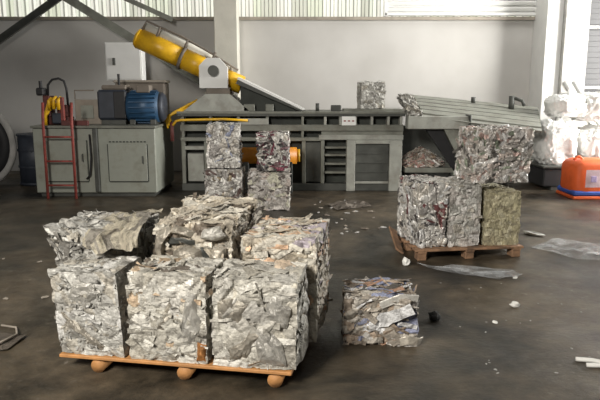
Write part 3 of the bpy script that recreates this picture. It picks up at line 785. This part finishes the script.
TZ = .40
e = empty('shade_skip', 'added dark skip for the shadow under the white sacks at the right edge', 'skip', (4.72, 10.05, 0))  # dark box added to make the shadow below the sacks
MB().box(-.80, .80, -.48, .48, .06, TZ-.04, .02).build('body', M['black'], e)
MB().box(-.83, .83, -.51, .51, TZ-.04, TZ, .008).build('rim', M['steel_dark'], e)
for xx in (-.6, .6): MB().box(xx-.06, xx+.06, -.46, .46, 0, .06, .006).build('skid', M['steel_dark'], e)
G4 = 'white sacks at the right edge'
for k, (lab, x, y, z, rx, ry, rz_) in enumerate((
    ('white bulging sack right behind the orange bag', 5.12, 10.15, TZ, .42, .38, .30),
    ('grey white sack left of and behind the orange bag', 4.22, 9.98, TZ, .27, .30, .34),
    ('white sack heaped on top of the pile at right edge', 5.05, 10.25, TZ+.68, .42, .34, .24),
    ('small white sack slumped on the pile beside the right-hand column', 4.42, 10.15, TZ+.76, .26, .26, .18))):
    o = wad('sack', (0, 0, 0), 11+k, None, M['sack'], None, (rx, ry, rz_), .16, 5, True, .22)
    o.location = (x, y, z); tag(o, lab, 'sack', G4)
    MB().tube([(0, 0, rz_*1.8), (.03, -.02, rz_*2.0), (.07, -.05, rz_*2.12)], .05, 10, [.10, .04, .08]).build('tied_neck', M['sack'], o, True)
e = empty('white_ladder', 'white metal ladder leaning over the sacks at right edge', 'ladder', (5.6, 10.9, 0))
for dy in (0, .35):
    MB().tube([(.5, dy, .0), (-.72, dy, 1.75)], .05, 8).build('side_rail', M['white'], e, True)
for t in [i/8 for i in range(1, 8)]:
    MB().tube([(.5-1.22*t, 0, 1.75*t), (.5-1.22*t, .35, 1.75*t)], .02, 8).build('rung', M['white'], e, True)

# ------------------------------------------------------------------ left edge: wheel and drum
e = empty('wheel', 'large dark wheel with pale rim at the left edge', 'wheel', (-5.42, 10.2, 0)); e.scale = (1.12, 1, 1.22)
def ring(R0, r, y0, m, name, sq=1., n=40):
    g = bmesh.new(); rs = []
    for i in range(n):
        a = 2*math.pi*i/n; ring_ = []
        for k in range(12):
            b = 2*math.pi*k/12
            rr = R0 + r*math.cos(b)
            ring_.append(g.verts.new((rr*math.cos(a), y0 + r*sq*math.sin(b), rr*math.sin(a) + .56)))
        rs.append(ring_)
    for i in range(n):
        for k in range(12): g.faces.new((rs[i][k], rs[(i+1) % n][k], rs[(i+1) % n][(k+1) % 12], rs[i][(k+1) % 12]))
    return link(name, g, m, e, True)
ring(.38, .13, 0, M['black'], 'tyre', 1.1)
ring(.53, .05, -.1, M['conc'], 'pale_rim', 1.)
MB().tube([(0, -.06, .56), (0, .06, .56)], .30, 28).build('disc', M['navy'], e)
MB().tube([(0, -.14, .56), (0, .1, .56)], .08, 16).build('hub', M['steel'], e)
for k in range(6):
    a = k*math.pi/3
    MB().tube([(.07*math.cos(a), -.09, .56+.07*math.sin(a)), (.30*math.cos(a), -.08, .56+.30*math.sin(a))], .018, 8).build('spoke', M['steel'], e)
e = empty('oil_drum', 'dark navy drum between the wheel and the tank cabinet', 'drum', (-4.55, 10.3, 0))
MB().tube([(0, 0, 0), (0, 0, .86)], .27, 28).build('barrel', M['navy'], e, True)
for z in (.02, .30, .58, .84): MB().tube([(0, 0, z), (0, 0, z+.03)], .285, 28).build('hoop', M['navy'], e)

# ------------------------------------------------------------------ floor litter
def film(name, outline, seed, label, m, h=.012, cat='plastic film'):
    """thin crumpled sheet lying on the floor"""
    g = bmesh.new(); n = len(outline)
    cx = sum(p_[0] for p_ in outline)/n; cy = sum(p_[1] for p_ in outline)/n; rings = []
    for s_ in (1., .8, .55, .3):
        ring_ = []
        for i in range(n):
            for t in (0, .33, .66):
                a, b = outline[i], outline[(i+1) % n]
                x = cx+(a[0]+(b[0]-a[0])*t-cx)*s_; y = cy+(a[1]+(b[1]-a[1])*t-cy)*s_
                x += .02*noise.noise(Vector((x*9, y*9, seed))); y += .02*noise.noise(Vector((x*9, y*9, seed+4)))
                z = .004 + h*abs(noise.noise(Vector((x*8, y*8, seed))))*2
                ring_.append(g.verts.new((x-cx, y-cy, z)))
        rings.append(ring_)
    k = n*3
    for a, b in zip(rings, rings[1:]):
        for i in range(k): g.faces.new((a[i], a[(i+1) % k], b[(i+1) % k], b[i]))
    g.faces.new(rings[-1])
    bmesh.ops.solidify(g, geom=g.faces[:], thickness=.002)
    o = link(name, g, m); o.location = (cx, cy, 0)
    return tag(o, label, cat)
film('plastic_film', [(1.08, 5.34), (1.40, 5.30), (1.92, 5.20), (1.94, 4.98), (1.70, 4.90), (1.30, 5.08)], 2, 'clear plastic film flat on the floor before the right pallet', M['film'], .03)
film('plastic_film', [(2.35, 6.0), (2.75, 6.3), (3.3, 6.0), (3.3, 5.3), (2.8, 5.35)], 5, 'bluish clear plastic film on the floor right of the brown pallet', M['film'], .04)
film('metal_sheet_scrap', [(.40, 8.3), (.62, 8.6), (.95, 8.5), (1.0, 8.2), (.8, 8.1), (.5, 7.9)], 7, 'pale scrap sheet on the floor in front of the press door', M['brown'], .03, 'sheet scrap')
film('metal_sheet_scrap', [(-2.02, 3.78), (-1.80, 3.72), (-1.82, 3.50), (-1.98, 3.45)], 8, 'grey torn sheet on the floor left of the nearest pallet', M['brown'], .03, 'sheet scrap')

def scrap_bit(label, x, y, s_, seed, m, cat='litter', stretch=1.6, flat=.45, group=None):
    g = bmesh.new(); bmesh.ops.create_icosphere(g, subdivisions=2, radius=1.)
    for v in g.verts:
        k = 1+.5*noise.noise(v.co*1.7+Vector((seed, 0, 0)))
        v.co = Vector((v.co.x*s_*stretch*k, v.co.y*s_*k, (max(v.co.z, -.8)+.8)*s_*flat*k))
    o = link('scrap_piece', g, m); o.location = (x, y, 0); o.rotation_euler.z = seed*1.7
    return tag(o, label, cat, group)
scrap_bit('black rag on the floor beside the single low bale', .95, 4.02, .04, 1, M['rag'], 'rag', 1.2, .8)
scrap_bit('white scrap of paper alone on the open floor at right', 1.61, 4.28, .028, 2, M['paper'], 'paper', 1.3, .8)
scrap_bit('small pale chip on the floor nearer than the white paper', 1.36, 3.97, .016, 3, M['paper'])
scrap_bit('small pale chip on the floor before the clear film end', 1.86, 4.98, .02, 6, M['paper'])
scrap_bit('white wrapper on the floor right of the right pallet', 2.62, 6.55, .05, 7, M['paper'], 'paper', 2.2, .4)
scrap_bit('pale chip on the floor beside the left end of the brown pallet', .98, 5.36, .035, 8, M['paper'], 'litter', 1.0, 1.2)
rng = random.Random(9)
def pv(x0, x1, y0, y1): return rng.uniform(x0, x1), rng.uniform(y0, y1)
for k in range(40):
    x, y = pv(.2, 1.0, 6.5, 8.8)
    scrap_bit('small pale scrap chip littering the floor before the press door', x, y, rng.uniform(.008, .02), k+20, M[rng.choice(('conc', 'beige', 'brown'))], 'litter', rng.uniform(1, 2.5), .5, 'chips before the press door')
for k in range(24):
    x, y = pv(1.05, 2.1, 3.2, 4.9)
    scrap_bit('tiny pale chip littering the open floor at right', x, y, rng.uniform(.003, .006), k+60, M['conc'], 'litter', 1.8, .4, 'chips on the open floor at right')
for k in range(14):
    x, y = pv(-3.6, -1.9, 4.2, 7.5)
    scrap_bit('small grey chip on the dark floor at left', x, y, rng.uniform(.008, .018), k+120, M['beige'], 'litter', 1.8, .4, 'chips on the dark floor at left')
# white plastic strips at the right edge
for k, (dx, dy, rz_, lab) in enumerate(((0, 0, -.35, 'upper white plastic strip on the floor at the right edge'), (.03, -.07, -.25, 'lower white plastic strip on the floor at the right edge'))):
    g = MB().tube([(-.09, 0, .012), (0, .006, .016), (.12, -.01, .012)], .014, 8)
    o = g.build('plastic_strip', M['paper'], None, True); o.location = (1.74+dx, 3.34+dy, 0); o.rotation_euler.z = rz_
    tag(o, lab, 'strip')
# wire at the left
g = MB().tube([(-2.12, 3.50, .01), (-2.0, 3.46, .02), (-1.90, 3.56, .03), (-1.86, 3.72, .02), (-1.93, 3.86, .01), (-2.05, 3.9, .01)], .008, 8)
tag(rebase(g.build('wire', M['beige'], None, True), (-1.95, 3.65, 0)), 'pale bent wire loop on the floor left of the nearest pallet', 'wire')

# ------------------------------------------------------------------ light
wd = bpy.data.worlds.new('sky'); S.world = wd; wd.use_nodes = True
bg = wd.node_tree.nodes['Background']; bg.inputs['Color'].default_value = (1., .98, .94, 1); bg.inputs['Strength'].default_value = .09
def area(name, loc, target, size, power, col=(1, 1, 1)):
    l = bpy.data.lights.new(name, 'AREA'); l.shape = 'RECTANGLE'; l.size, l.size_y = size; l.energy = power; l.color = col
    o = bpy.data.objects.new(name, l); COL.objects.link(o); o.location = loc
    o.rotation_euler = (Vector(target)-Vector(loc)).to_track_quat('-Z', 'Y').to_euler(); return o
area('doorway_daylight', (8.6, 9.0, 2.6), (3.4, 11.7, 1.6), (3.5, 3.5), 1400, (1, .98, .93))
area('unseen_lamp', (-3.2, -1.6, 4.6), (.1, 4.9, .4), (1.7, 1.7), 225, (1, .95, .87)).data.spread = R(90)  # unseen key lamp for the front bales, behind and left of the camera
area('unseen_lamp', (4.2, 11.0, 5.4), (2.6, 12, 1.5), (3, .8), 110, (1, .98, .94))  # unseen lamp added to brighten the right part of the back wall
area('daylight_behind_cladding', (0, 14.0, 4.4), (0, 12, 4.2), (18, 2.2), 560, (1, 1, .96))

# ------------------------------------------------------------------ camera
cd = bpy.data.cameras.new('camera'); cd.sensor_width = 36; cd.lens = 36
cam = bpy.data.objects.new('camera', cd); COL.objects.link(cam)
cam.location = (0, 0, 1.6); cam.rotation_euler = (math.pi/2 - math.atan(110/600), 0, 0)
S.camera = cam
S.view_settings.view_transform = 'Standard'; S.view_settings.look = 'None'; S.view_settings.exposure = 0; S.view_settings.gamma = 1
S.view_settings.use_curve_mapping = False
